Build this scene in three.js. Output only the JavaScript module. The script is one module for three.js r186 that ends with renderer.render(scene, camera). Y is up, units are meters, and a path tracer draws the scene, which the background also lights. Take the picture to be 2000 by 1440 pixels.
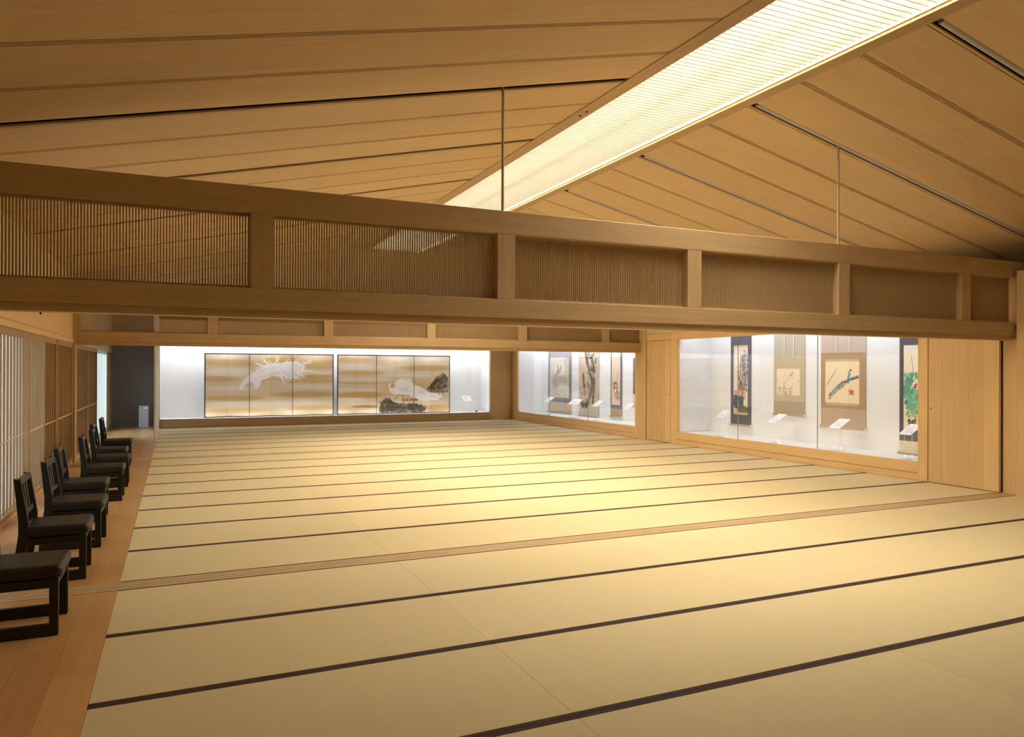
import * as THREE from 'three';
import { RoundedBoxGeometry } from 'three/addons/geometries/RoundedBoxGeometry.js';
import { mergeGeometries } from 'three/addons/utils/BufferGeometryUtils.js';
import { RectAreaLightUniformsLib } from 'three/addons/lights/RectAreaLightUniformsLib.js';

// ------------------------------------------------------------------ camera, sky, lights, exposure
// x runs along the beams (right), y up, depth is -z; metres
const scene = new THREE.Scene();
const camera = new THREE.PerspectiveCamera(52.74, 2000 / 1440, 0.05, 300);
camera.position.set(0, 1.48, 0);
camera.rotation.set(THREE.MathUtils.degToRad(0.08), THREE.MathUtils.degToRad(-24.355), THREE.MathUtils.degToRad(0.184), 'YXZ');
const renderer = new THREE.WebGLRenderer({ antialias: true });
renderer.toneMapping = THREE.LinearToneMapping;
renderer.toneMappingExposure = 1.0;
renderer.shadowMap.enabled = true;
RectAreaLightUniformsLib.init();
scene.background = new THREE.Color().setRGB(0.72, 0.86, 1.0);
scene.backgroundIntensity = 9.0;

const WARM = new THREE.Color().setRGB(1, 0.90, 0.69);
const COOL = new THREE.Color().setRGB(0.83, 0.915, 1.0);
const FOOT = new THREE.Color().setRGB(1.0, 0.97, 0.93);
const L0 = 3.2, L1 = 16.05;                       // depth range of the ridge light
function area(name, w, h, color, intensity, pos, look) {
  const l = new THREE.RectAreaLight(color, intensity, w, h);
  l.name = name; l.position.set(...pos); scene.add(l); l.lookAt(...look); return l;
}
area('ridge_lamp_light', 1.12, L1 - L0 - 0.1, WARM, 26.5, [4.43, 4.25, -(L0 + L1) / 2], [4.43, 0, -(L0 + L1) / 2 + 1e-4]);   // just above the louver slats

// ------------------------------------------------------------------ helpers
let seed = 7;
const rnd = () => { seed = (seed * 1664525 + 1013904223) >>> 0; return seed / 4294967296; };
const V = (x, y, d) => [x, y, -d];
const lin = (r, g, b) => new THREE.Color().setRGB(r, g, b);

function dataTex(w, h, f, srgb) {
  const a = new Uint8Array(w * h * 4);
  for (let y = 0; y < h; y++) for (let x = 0; x < w; x++) {
    const c = f(x, y), i = (y * w + x) * 4;
    a[i] = c[0]; a[i + 1] = c[1]; a[i + 2] = c[2]; a[i + 3] = 255;
  }
  const t = new THREE.DataTexture(a, w, h);
  t.wrapS = t.wrapT = THREE.RepeatWrapping; t.magFilter = THREE.LinearFilter; t.minFilter = THREE.LinearMipmapLinearFilter;
  t.generateMipmaps = true; if (srgb) t.colorSpace = THREE.SRGBColorSpace; t.needsUpdate = true; return t;
}
// tileable value noise
function noiseGrid(nx, ny) {
  const g = new Float32Array(nx * ny).map(() => rnd());
  const sm = (t) => t * t * (3 - 2 * t);
  return (u, v) => {
    const x = u * nx, y = v * ny, x0 = Math.floor(x), y0 = Math.floor(y), fx = sm(x - x0), fy = sm(y - y0);
    const q = (a, b) => g[((b % ny + ny) % ny) * nx + (a % nx + nx) % nx];
    return (q(x0, y0) * (1 - fx) + q(x0 + 1, y0) * fx) * (1 - fy) + (q(x0, y0 + 1) * (1 - fx) + q(x0 + 1, y0 + 1) * fx) * fy;
  };
}
const n1 = noiseGrid(24, 3), n2 = noiseGrid(90, 6), n3 = noiseGrid(256, 24), n4 = noiseGrid(6, 4), n5 = noiseGrid(128, 256), n6 = noiseGrid(5, 9);
const grainTex = dataTex(512, 1024, (x, y) => {     // 0.6 m across, 2.4 m along
  let u = x / 512, v = y / 1024;
  u += (n4(u, v) - 0.5) * 0.02;
  const k = 0.88 + 0.04 * n1(u, v) + 0.035 * n2(u, v) + 0.03 * n3(u, v) + 0.025 * n5(u, v) + 0.03 * (n6(u, v) - 0.5);
  return [255 * Math.min(1, k + 0.01), 255 * Math.min(1, k), 255 * Math.min(1, k - 0.02)];
}, true);
grainTex.repeat.set(1 / 0.6, 1 / 2.4);
const grainBump = dataTex(256, 512, (x, y) => { const k = 255 * (0.5 * n2(x / 256, y / 512) + 0.5 * n3(x / 256, y / 512)); return [k, k, k]; });
grainBump.repeat.set(1 / 0.6, 1 / 2.4);
const weave = (bump) => dataTex(256, 256, (x, y) => {  // 0.24 m square: ribs run along v
  const rib = 0.5 + 0.5 * Math.cos(x / 256 * Math.PI * 2 * 20), thread = n5(x / 256, y / 256), big = n4(x / 256, y / 256);
  if (bump) { const k = 255 * (0.7 * rib + 0.3 * thread); return [k, k, k]; }
  const k = 0.86 + 0.06 * rib + 0.06 * thread + 0.008 * big;
  return [255 * k, 255 * k, 250 * k - 4];
}, !bump);
const weaveTex = weave(false), weaveBump = weave(true);
for (const t of [weaveTex, weaveBump]) t.repeat.set(1 / 0.24, 1 / 0.24);
const speckTex = dataTex(256, 256, (x, y) => { const k = 235 + 20 * n5(x / 256, y / 256); return [k, k, k]; }, true);

function wood(r, g, b, rough = 0.62, o = {}) {
  return new THREE.MeshPhysicalMaterial({ color: lin(r, g, b), map: grainTex, bumpMap: grainBump, bumpScale: 0.0004, roughness: rough, ...o });
}
const plain = (r, g, b, rough = 0.8, o = {}) => new THREE.MeshPhysicalMaterial({ color: lin(r, g, b), roughness: rough, ...o });
const M = {
  screen: wood(0.43, 0.295, 0.17),
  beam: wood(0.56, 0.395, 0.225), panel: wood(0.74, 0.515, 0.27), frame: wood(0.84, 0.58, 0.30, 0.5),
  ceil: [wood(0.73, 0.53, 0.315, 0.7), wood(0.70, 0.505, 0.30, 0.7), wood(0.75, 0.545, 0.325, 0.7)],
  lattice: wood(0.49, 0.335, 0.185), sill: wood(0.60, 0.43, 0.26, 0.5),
  floorWood: [wood(0.63, 0.37, 0.155, 0.33), wood(0.57, 0.33, 0.135, 0.33), wood(0.67, 0.40, 0.175, 0.33)],
  tatami: [0, 1, 2].map((i) => new THREE.MeshPhysicalMaterial({ color: lin(0.79 + 0.015 * i, 0.665 + 0.012 * i, 0.44 + 0.01 * i), map: weaveTex, bumpMap: weaveBump, bumpScale: 0.0006, roughness: 0.75 })),
  heri: plain(0.045, 0.022, 0.022, 0.85), black: plain(0.012, 0.011, 0.010, 0.9),
  plaster: new THREE.MeshPhysicalMaterial({ color: lin(0.72, 0.585, 0.40), map: speckTex, roughness: 0.95 }),
  white: new THREE.MeshPhysicalMaterial({ color: lin(0.85, 0.845, 0.85), map: speckTex, roughness: 0.9 }),
  whitePaint: plain(0.8, 0.78, 0.74, 0.6), darkWall: new THREE.MeshPhysicalMaterial({ color: lin(0.30, 0.255, 0.23), map: speckTex, roughness: 0.9 }),
  glass: new THREE.MeshPhysicalMaterial({ color: 0xffffff, roughness: 0, transmission: 1, thickness: 0, ior: 1.45 }),
  steel: plain(0.55, 0.55, 0.58, 0.35, { metalness: 0.9 }), metal: plain(0.52, 0.49, 0.54, 0.45),
  rod: plain(0.45, 0.33, 0.20, 0.45), chair: plain(0.006, 0.0055, 0.0055, 0.42), leather: plain(0.008, 0.0075, 0.0075, 0.46),
  slat: plain(0.145, 0.134, 0.108, 0.6), spine: plain(0.75, 0.60, 0.34, 0.7),
  paper: new THREE.MeshPhysicalMaterial({ color: lin(0.9, 0.9, 0.9), roughness: 1, transmission: 0.5, thickness: 0 }),
};

// uv in metres, v along the grain
function grain(geo, axis) {
  const p = geo.attributes.position, n = geo.attributes.normal, uv = new Float32Array(p.count * 2), ou = rnd() * 3, ov = rnd() * 5;
  for (let i = 0; i < p.count; i++) {
    const c = { x: p.getX(i), y: p.getY(i), z: p.getZ(i) }, a = [['x', Math.abs(n.getX(i))], ['y', Math.abs(n.getY(i))], ['z', Math.abs(n.getZ(i))]].sort((s, t) => t[1] - s[1])[0][0];
    const rest = ['x', 'y', 'z'].filter((k) => k !== a);
    let across, along;
    if (a === axis) { across = c[rest[0]]; along = c[rest[1]] * 0.3; } else { along = c[axis]; across = c[rest.find((k) => k !== axis)]; }
    uv[2 * i] = across + ou; uv[2 * i + 1] = along + ov;
  }
  geo.setAttribute('uv', new THREE.BufferAttribute(uv, 2)); return geo;
}
const cache = new Map();
function bx(w, h, d, axis = 'y', bev = 0) {          // box with grain; three uv variants of each size
  const key = [w, h, d, axis, bev].map((q) => (typeof q === 'number' ? q.toFixed(4) : q)).join();
  if (!cache.has(key)) cache.set(key, []);
  const l = cache.get(key);
  if (l.length < 3) { l.push(grain(bev ? new RoundedBoxGeometry(w, h, d, 1, bev) : new THREE.BoxGeometry(w, h, d), axis)); return l[l.length - 1]; }
  return l[Math.floor(rnd() * 3)];
}
function mk(name, geo, mat, parent, pos, label) {
  const m = new THREE.Mesh(geo, mat); m.name = name; m.castShadow = m.receiveShadow = true;
  if (pos) m.position.set(...pos); if (label) m.userData.label = label;
  (parent || scene).add(m); return m;
}
// box from extents: x0..x1, y0..y1, depth d0..d1, in the parent's axes (parent origin o)
function ext(name, x0, x1, y0, y1, d0, d1, mat, parent, axis = 'y', bev = 0, label) {
  const o = parent ? parent.userData.o || [0, 0, 0] : [0, 0, 0];
  return mk(name, bx(x1 - x0, y1 - y0, d1 - d0, axis, bev), mat, parent, [(x0 + x1) / 2 - o[0], (y0 + y1) / 2 - o[1], -(d0 + d1) / 2 - o[2]], label);
}
const used = {};
function numbered(n) { used[n] = (used[n] ?? -1) + 1; return used[n] ? n + '_' + String(used[n]).padStart(3, '0') : n; }
function thing(name, label, category, o = [0, 0, 0], group) {
  const g = new THREE.Group(); g.name = numbered(name); g.position.set(...o); g.userData = { label, category, o };
  if (group) g.userData.group = group; scene.add(g); return g;
}
function struct(name, label) { const g = new THREE.Group(); g.name = name; g.userData = { kind: 'structure', label, o: [0, 0, 0] }; scene.add(g); return g; }
function canvasTex(w, h, draw) {
  const c = document.createElement('canvas'); c.width = w; c.height = h; const x = c.getContext('2d'); draw(x, w, h);
  const t = new THREE.CanvasTexture(c); t.colorSpace = THREE.SRGBColorSpace; return t;
}

// ------------------------------------------------------------------ floor: tatami, sills, veranda boards
const XL = -1.46, XT = -0.345, XR = 9.13, MW = 1.911;
const S1 = [5.59, 5.80], S2 = [13.40, 13.60], ZF = 20.2, ZE = 21.4;
const floor = struct('floor', 'tatami hall floor with dark cloth borders and a timber veranda strip');
ext('subfloor', XL - 0.3, XR + 1.6, -0.2, -0.06, -3.3, ZE + 0.4, M.black, floor, 'z');
const bays = [[S1[0] - 0.935 * 9, S1[0], 9], [S1[1], S2[0], 8], [S2[1], ZF, 7]];
for (const [a, b, n] of bays) {
  const p = (b - a) / n;
  for (let r = 0; r < n; r++) for (let c = 0; c < 5; c++) {
    const x0 = XT + c * MW + 0.001, x1 = Math.min(XT + (c + 1) * MW - 0.001, XR - 0.002), d0 = a + r * p + 0.001, d1 = a + (r + 1) * p - 0.001;
    const b0 = (r === 0 && a > 0) ? 0.010 : 0.0275, b1 = (r === n - 1) ? 0.010 : 0.0275;
    const g = bx(x1 - x0, 0.055, d1 - d0 - b0 - b1, 'x');
    const mat = mk('tatami_mat', g, M.tatami[Math.floor(rnd() * 3)], floor, [(x0 + x1) / 2, -0.0275, -(d0 + b0 + d1 - b1) / 2]);
    const cz = -(d0 + b0 + d1 - b1) / 2;
    mk('cloth_border', bx(x1 - x0, 0.056, b0, 'x'), M.heri, mat, [0, 0.001, -(d0 + b0 / 2) - cz]);
    mk('cloth_border', bx(x1 - x0, 0.056, b1, 'x'), M.heri, mat, [0, 0.001, -(d1 - b1 / 2) - cz]);
  }
}
for (const [a, b] of [S1, S2]) {
  const n = 4, gap = 0.008, w = (b - a - gap * (n + 1)) / n;
  for (let i = 0; i < n; i++) ext('sill_rail', XL, XR + 0.07, -0.05, 0.001, a + gap + i * (w + gap), a + gap + i * (w + gap) + w, M.sill, floor, 'x');
}
{ // veranda boards
  const n = 6, w = (XT - XL) / n;
  for (const [a, b] of [[-2.6, S1[0]], [S1[1], S2[0]], [S2[1], ZE]]) for (let i = 0; i < n; i++) {
    let d = a, first = true;
    while (d < b - 0.05) {
      let e = Math.min(b, d + (first ? 1.2 + 2.6 * rnd() : 3.8)); first = false; if (b - e < 0.4) e = b;
      ext('floor_plank', XL + i * w + 0.0006, XL + (i + 1) * w - 0.0006, -0.05, 0, d + 0.0006, e - 0.0006, M.floorWood[Math.floor(rnd() * 3)], floor, 'z'); d = e;
    }
  }
}

// ------------------------------------------------------------------ ceiling: sloped boards, battens, slots, hip end
const SL = 0.2255, RX0 = 3.70, RX1 = 5.155, RY = 4.10, HIP = 16.2;
const yL = (x) => RY - SL * (RX0 - x), yR = (x) => RY - SL * (x - RX1), yE = (d) => RY - SL * (d - HIP);
const ceiling = struct('ceiling', 'pitched timber board ceiling with slots and batten joints');
function prism(pts, yf, th, gx) {        // plan polygon (x, depth) under a slope; convex
  const n = pts.length, pos = [], uv = [], ou = rnd() * 3, ov = rnd() * 5;
  const P = (i, t) => { const [x, d] = pts[i % n]; return [x, yf(x, d) + t, -d]; };
  const U = (i) => { const [x, d] = pts[i % n]; return gx ? [d + ou, x + ov] : [x + ou, d + ov]; };
  const tri = (a, b, c, ua, ub, uc) => { pos.push(...a, ...b, ...c); uv.push(...ua, ...ub, ...uc); };
  let s = 0; for (let i = 0; i < n; i++) { const [x0, d0] = pts[i], [x1, d1] = pts[(i + 1) % n]; s += x0 * d1 - x1 * d0; }
  if (s < 0) pts = pts.slice().reverse();
  for (let i = 1; i < n - 1; i++) { tri(P(0, 0), P(i + 1, 0), P(i, 0), U(0), U(i + 1), U(i)); tri(P(0, th), P(i, th), P(i + 1, th), U(0), U(i), U(i + 1)); }
  for (let i = 0; i < n; i++) { tri(P(i, 0), P(i + 1, 0), P(i + 1, th), U(i), U(i + 1), U(i + 1)); tri(P(i, 0), P(i + 1, th), P(i, th), U(i), U(i + 1), U(i)); }
  const g = new THREE.BufferGeometry(); g.setAttribute('position', new THREE.Float32BufferAttribute(pos, 3)); g.setAttribute('uv', new THREE.Float32BufferAttribute(uv, 2)); g.computeVertexNormals(); return g;
}
const XEL = -1.5, XER = 10.6;
{
  const sides = [
    { yf: yL, clip: (d0, d1) => { const h = (d) => RX0 - Math.max(0, d - HIP); return [[XEL, d0], [h(d0), d0], [h(d1), d1], [XEL, d1]]; }, out: XEL, inn: RX0 - 0.006 },
    { yf: yR, clip: (d0, d1) => { const h = (d) => RX1 + Math.max(0, d - HIP); return [[h(d0), d0], [XER, d0], [XER, d1], [h(d1), d1]]; }, out: XER, inn: RX1 + 0.006 },
  ];
  const P = 0.6445, Z0 = 3.77;
  for (const s of sides) {
    const pc = (name, d0, d1, mat, lift = 0, th = 0.016) => {
      if (d1 - d0 < 1e-4) return null;
      const cuts = (d0 < HIP && d1 > HIP) ? [[d0, HIP], [HIP, d1]] : [[d0, d1]];
      for (const [a, b] of cuts) if (Math.abs(s.out - s.inn) > Math.max(0, a - HIP) + 0.2) mk(name, prism(s.clip(a, b), (x) => s.yf(x) + lift, th, true), mat, ceiling);
    };
    const isSlot = (k) => ((k % 3) + 3) % 3 === 0;
    const half = (k) => (isSlot(k) ? 0.062 : 0.027);
    for (let k = -9; k <= 26; k++) {
      const z = Z0 + k * P, zn = z + P;
      pc('ceiling_board', z + half(k), Math.min(zn - half(k + 1), 21.3), M.ceil[Math.floor(rnd() * 3)]);
      if (z > 20.8) continue;
      if (isSlot(k)) {
        pc('ceiling_batten', z + 0.030, z + 0.053, M.ceil[1]);                 // far edge strip
        if (z < HIP - 0.1 && (s.yf === yR || z < 4)) {
          const x0 = s.inn, x1 = s.out, len = Math.hypot(x1 - x0, SL * (x1 - x0)) - 0.12;
          const c = mk('slot_channel', new THREE.CylinderGeometry(0.035, 0.035, len, 18, 1), M.metal, ceiling, [(x0 + x1) / 2, s.yf((x0 + x1) / 2) + 0.032, -(z - 0.021)]);
          c.rotation.z = Math.PI / 2 + Math.atan(s.yf === yL ? SL : -SL);
        }
      } else { pc('ceiling_batten', z - 0.0175, z - 0.005, M.ceil[1]); pc('ceiling_batten', z + 0.005, z + 0.0175, M.ceil[1]); }
    }
    mk('ceiling_backing', prism([[s.inn, -3.2], [s.out, -3.2], [s.out, 21.8], [s.inn, 21.8]], (x) => s.yf(x) + 0.075, 0.03, true), M.black, ceiling);
  }
  for (const x of [RX0 - 0.16, RX1 + 0.13]) ext('ridge_cap', x, x + 0.03, 4.15, 4.42, -3.2, 21.8, M.black, ceiling, 'z');
  ext('ridge_cap', RX0 - 0.16, RX1 + 0.16, 4.42, 4.45, -3.2, 21.8, M.black, ceiling, 'z');
  // hip end: boards run down towards the far wall
  for (let x = RX0 - 5.2; x < RX1 + 5.2; x += 0.6445) {
    const a = x + 0.004, b = Math.min(x + 0.6405, RX1 + 5.2), h = (q) => HIP + (q < RX0 ? RX0 - q : q > RX1 ? q - RX1 : 0);
    const brk = [a, ...[RX0, RX1].filter((q) => q > a && q < b), b];
    for (let i = 0; i < brk.length - 1; i++) { const p = brk[i], q = brk[i + 1]; if (h((p + q) / 2) < 20.9) mk('ceiling_board', prism([[p, h(p)], [q, h(q)], [q, 21.35], [p, 21.35]], (_, d) => yE(d), 0.016, false), M.ceil[Math.floor(rnd() * 3)], ceiling); }
  }
  mk('ceiling_backing', prism([[RX0 - 5.2, HIP], [RX1 + 5.2, HIP], [RX1 + 5.2, 21.8], [RX0 - 5.2, 21.8]], (_, d) => yE(d) + 0.075, 0.03, false), M.black, ceiling);
}

// ------------------------------------------------------------------ ridge light
{
  const g = thing('louvered_ceiling_light', 'long glowing louvered ridge light running down the middle of the ceiling', 'ceiling light', [4.43, 4.09, -(L0 + L1) / 2]);
  const zc = (L0 + L1) / 2, A = 3.85, B = 5.01;
  const e = (n, ...a) => ext(n, ...a);
  e('frame', RX0, A, 4.09, 4.115, -3.2, HIP, M.beam, g, 'z'); e('frame', B, RX1, 4.09, 4.115, -3.2, HIP, M.beam, g, 'z');
  e('frame', A, B, 4.09, 4.115, L1, HIP, M.beam, g, 'x'); e('frame', A, B, 4.09, 4.115, -3.2, L0, M.beam, g, 'x');
  e('trough_side', A - 0.02, A, 4.115, 4.32, L0, L1, M.whitePaint, g, 'z'); e('trough_side', B, B + 0.02, 4.115, 4.32, L0, L1, M.whitePaint, g, 'z');
  e('trough_end', A, B, 4.115, 4.32, L1, L1 + 0.02, M.whitePaint, g, 'x'); e('trough_end', A, B, 4.115, 4.32, L0 - 0.02, L0, M.whitePaint, g, 'x');
  e('trough_top', A - 0.02, B + 0.02, 4.32, 4.34, L0 - 0.02, L1 + 0.02, M.whitePaint, g, 'z');
  const glow = plain(0.8, 0.8, 0.75, 0.8, { emissive: WARM.clone(), emissiveIntensity: 2 });
  const tube = plain(0.8, 0.8, 0.75, 0.8, { emissive: WARM.clone(), emissiveIntensity: 24 });
  e('lamp_tube', 4.25, 4.29, 4.222, 4.242, L0 + 0.05, L1 - 0.05, tube, g, 'z');
  e('diffuser', A + 0.02, B - 0.02, 4.262, 4.275, L0 + 0.05, L1 - 0.05, glow, g, 'z');
  e('side_ledge', B - 0.012, B, 4.118, 4.135, L0, L1, M.spine, g, 'z'); e('side_ledge', A, A + 0.012, 4.118, 4.135, L0, L1, M.spine, g, 'z');
  e('spine', 4.417, 4.443, 4.195, 4.215, L0, L1, M.spine, g, 'z');
  const sg = new THREE.BoxGeometry(B - A - 0.022, 0.058, 0.0065);
  for (let d = L0 + 0.04; d < L1 - 0.02; d += 0.0642) mk('louver_slat', sg, M.slat, g, [0, 0.075, -(d - zc)]);
  for (const d of [6.666, 6.533]) mk('sensor', new THREE.CylinderGeometry(0.012, 0.014, 0.006, 12), M.black, g, [3.777 - 4.43, -0.003, -(d - zc)], 'small black sensor hole in the light frame');
}

// ------------------------------------------------------------------ lattice beams
function beam(n, s, label, singles) {
  const t = struct('trim_' + n, label), f = s[0] + 0.02, b = s[1] - 0.02, mid = (f + b) / 2;
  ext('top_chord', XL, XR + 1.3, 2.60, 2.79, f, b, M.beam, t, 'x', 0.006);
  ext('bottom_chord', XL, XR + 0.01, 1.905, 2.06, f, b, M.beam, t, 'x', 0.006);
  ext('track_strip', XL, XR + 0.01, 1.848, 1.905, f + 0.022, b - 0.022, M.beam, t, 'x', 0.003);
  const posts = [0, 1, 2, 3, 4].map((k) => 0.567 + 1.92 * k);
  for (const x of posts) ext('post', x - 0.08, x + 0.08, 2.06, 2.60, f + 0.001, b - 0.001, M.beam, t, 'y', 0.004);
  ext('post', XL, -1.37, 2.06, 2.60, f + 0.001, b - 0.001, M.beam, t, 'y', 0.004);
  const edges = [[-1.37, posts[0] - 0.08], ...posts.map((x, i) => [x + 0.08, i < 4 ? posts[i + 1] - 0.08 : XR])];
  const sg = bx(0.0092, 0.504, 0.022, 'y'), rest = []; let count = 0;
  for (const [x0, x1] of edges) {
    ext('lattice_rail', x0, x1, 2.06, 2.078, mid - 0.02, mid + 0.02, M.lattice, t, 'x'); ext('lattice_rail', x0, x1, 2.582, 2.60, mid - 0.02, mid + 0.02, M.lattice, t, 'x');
    const k = Math.round((x1 - x0) / 0.0192), p = (x1 - x0) / k;
    for (let i = 0; i < k; i++) {
      const x = x0 + (i + 0.5) * p;
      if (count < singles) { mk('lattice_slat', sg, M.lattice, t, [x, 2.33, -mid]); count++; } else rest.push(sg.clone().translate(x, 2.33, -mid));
    }
  }
  if (rest.length) mk('lattice_slats', mergeGeometries(rest), M.lattice, t).userData.kind = 'stuff';
  for (const x of [posts[1], posts[3]]) {
    const top = x < 4 ? yL(x) + 0.02 : yR(x) + 0.02;
    mk('hanger_rod', new THREE.CylinderGeometry(0.0115, 0.0115, top - 2.79, 12), M.rod, t, [x, (top + 2.79) / 2, -mid]);
    mk('rod_collar', new THREE.CylinderGeometry(0.019, 0.021, 0.012, 14), M.rod, t, [x, 2.796, -mid]);
  }
  return t;
}
beam(1, S1, 'long wooden lattice transom beam spanning the hall in the foreground', 290);
beam(2, S2, 'far wooden lattice transom beam near the folding screens', 0);

// ------------------------------------------------------------------ left wall
const WT = 0.12;
const left = struct('wall_left', 'timber veranda wall above the lattice windows');
{
  const D = [-3.2, 5.86, 13.36, 13.86, 17.66, 19.86, ZE];
  ext('upper_wall', XL - WT, XL, 1.945, 3.02, -3.2, ZE + 0.1, M.plaster, left, 'z');
  ext('head_rail', XL - WT, XL + 0.012, 1.872, 1.940, S1[1], S2[0], M.frame, left, 'z', 0.003);
  ext('head_rail', XL - WT, XL + 0.012, 1.872, 1.940, S2[1], ZE, M.frame, left, 'z', 0.003);
  ext('upper_board', XL - 0.01, XL + 0.004, 1.947, 2.32, S1[1], S2[0], M.frame, left, 'z');
  ext('upper_board', XL - 0.01, XL + 0.004, 1.947, 2.32, S2[1], ZE, M.frame, left, 'z');
  ext('near_wall', XL - WT, XL, -0.1, 1.945, -3.2, S1[0], M.panel, left, 'z');
  ext('post', XL - WT, XL + 0.035, -0.05, 2.10, S1[0], S1[1] + 0.02, M.beam, left, 'y', 0.004);
  ext('post', XL - WT, XL + 0.035, -0.05, 2.62, S2[0] - 0.02, S2[1] + 0.02, M.beam, left, 'y', 0.004);
  ext('end_panel', XL - WT, XL, -0.05, 1.872, 19.86, ZE, M.lattice, left, 'y');
  ext('bottom_rail', XL - WT, XL + 0.004, -0.05, 0.030, S1[1] + 0.02, S2[0] - 0.02, M.frame, left, 'z', 0.003);
  ext('bottom_rail', XL - WT, XL + 0.004, -0.05, 0.030, S2[1] + 0.02, 19.86, M.frame, left, 'z', 0.003);
  ext('hook_peg', XL, XL + 0.02, 2.11, 2.16, 10.25, 10.275, M.black, left, 'y', 0, 'small dark peg on the upper wall');
}
function latticeWindow(n, d0, d1, label, solid) {
  const w = struct('window_' + n, label), p = 0.158;
  ext('stile', XL - 0.05, XL, 0.03, 1.872, d0, d0 + 0.05, M.screen, w, 'y', 0.002); ext('stile', XL - 0.05, XL, 0.03, 1.872, d1 - 0.05, d1, M.screen, w, 'y', 0.002);
  ext('top_rail', XL - 0.05, XL, 1.80, 1.872, d0 + 0.05, d1 - 0.05, M.screen, w, 'z', 0.002); ext('base_rail', XL - 0.05, XL, 0.03, 0.075, d0 + 0.05, d1 - 0.05, M.screen, w, 'z', 0.002);
  const k = Math.round((d1 - d0 - 0.1) / p), q = (d1 - d0 - 0.1) / k;
  const sg = bx(0.018, 1.725, 0.032, 'y');
  for (let i = 1; i < k; i++) mk('lattice_slat', sg, M.screen, w, [XL - 0.022, 0.9375, -(d0 + 0.05 + i * q)]);
  ext('cross_rail', XL - 0.016, XL - 0.004, 0.770, 0.784, d0 + 0.05, d1 - 0.05, M.frame, w, 'z');
  if (solid) ext('back_board', XL - 0.07, XL - 0.054, 0.03, 1.872, d0, d1, M.lattice, w, 'y');
  else ext('shoji_paper', XL - 0.112, XL - 0.110, 0.03, 1.872, d0, d1, M.paper, w, 'y', 0, 'white translucent paper behind the slats');
}
latticeWindow(1, 5.82, 7.72, 'lattice screen nearest the foreground beam'); latticeWindow(2, 7.72, 9.62, 'second lattice screen, bright between its slats');
latticeWindow(3, 9.62, 10.66, 'third lattice screen, thin white lines between its slats', false); latticeWindow(8, 10.66, 11.70, 'closed lattice screen between the third screen and the narrow gap', true); latticeWindow(4, 11.80, 13.38, 'fourth lattice screen before the far post', true);
latticeWindow(5, 13.62, 15.64, 'first lattice screen beyond the far beam', true); latticeWindow(6, 15.64, 17.40, 'last lattice screen beside the glass window', true);
ext('mullion', XL - 0.07, XL - 0.03, 0.03, 1.872, 11.74, 11.80, M.lattice, left, 'y');
{
  const w = struct('window_7', 'tall glass veranda window with pale slatted blind');
  for (const d of [17.40, 17.95, 18.50, 19.10, 19.80]) ext('mullion', XL - 0.08, XL - 0.01, 0.03, 1.872, d, d + 0.06, M.whitePaint, w, 'y');
  ext('top_rail', XL - 0.08, XL - 0.01, 1.80, 1.872, 17.46, 19.80, M.whitePaint, w, 'z'); ext('base_rail', XL - 0.08, XL - 0.01, 0.03, 0.10, 17.46, 19.80, M.whitePaint, w, 'z');
  ext('pane', XL - 0.05, XL - 0.045, 0.10, 1.80, 17.46, 19.80, M.glass, w, 'y');
  const bm = plain(0.75, 0.78, 0.8, 0.7); const g = new THREE.BoxGeometry(0.022, 0.003, 2.32); g.rotateZ(0.12);
  for (let i = 0; i < 34; i++) mk('blind_slat', g, bm, w, [XL - 0.095, 0.16 + i * 0.049, -18.63]);
}

// ------------------------------------------------------------------ far wall, passage, enclosing walls
const back = struct('wall_back', 'plaster wall band above the far display case');
ext('upper_wall', XT - 0.005, XR, 2.235, 2.685, ZF, ZF + 0.1, M.plaster, back, 'x');
ext('junction_box', -0.45, -0.375, 2.64, 2.70, ZF - 0.03, ZF, M.whitePaint, back, 'y', 0, 'small pale box at the wall corner');
const pillar = struct('trim_3', 'wide timber corner pillar between the far case and the right cases');
ext('corner_pillar', 8.452, XR, 0, 2.233, ZF, ZF + 0.35, M.panel, pillar, 'y', 0.003);
const endWall = struct('wall_end', 'dark wall closing the far end of the veranda');
ext('end_wall', XL - WT, XT - 0.1, -0.05, 3.2, ZE, ZE + 0.1, M.darkWall, endWall, 'x');
const attic = struct('wall_outer', 'outer walls behind the display cases');
ext('gable_wall', XL - WT, XER + 0.1, -0.1, 3.4, ZE + 0.12, ZE + 0.2, M.darkWall, attic, 'x');
const part = struct('door_3', 'white paper sliding screens between veranda and tatami at the far end');
for (const [a, b] of [[16.5, 18.3], [18.3, 20.15]]) {
  ext('paper', XT - 0.032, XT - 0.028, 0.02, 2.06, a + 0.02, b - 0.02, M.paper, part, 'y', 0, 'translucent white paper');
  for (const d of [a, b - 0.02]) ext('stile', XT - 0.045, XT - 0.015, 0.02, 2.06, d, d + 0.02, M.whitePaint, part, 'y');
}
ext('track', XT - 0.055, XT - 0.005, 0.001, 0.02, 16.5, 20.15, M.whitePaint, part, 'z'); ext('header', XT - 0.055, XT - 0.005, 2.06, 2.685, 16.5, 20.15, M.white, part, 'z');
const passage = struct('wall_passage', 'white wall end beside the far display case'); ext('wall_end', XT - 0.09, XT - 0.006, 0, 2.685, 20.155, ZE, M.white, passage, 'y');
const front = struct('wall_front', 'timber wall behind the viewpoint');
ext('panel', XL - WT, XER + 0.1, -0.1, 4.6, -3.3, -3.2, M.panel, front, 'x');

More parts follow.
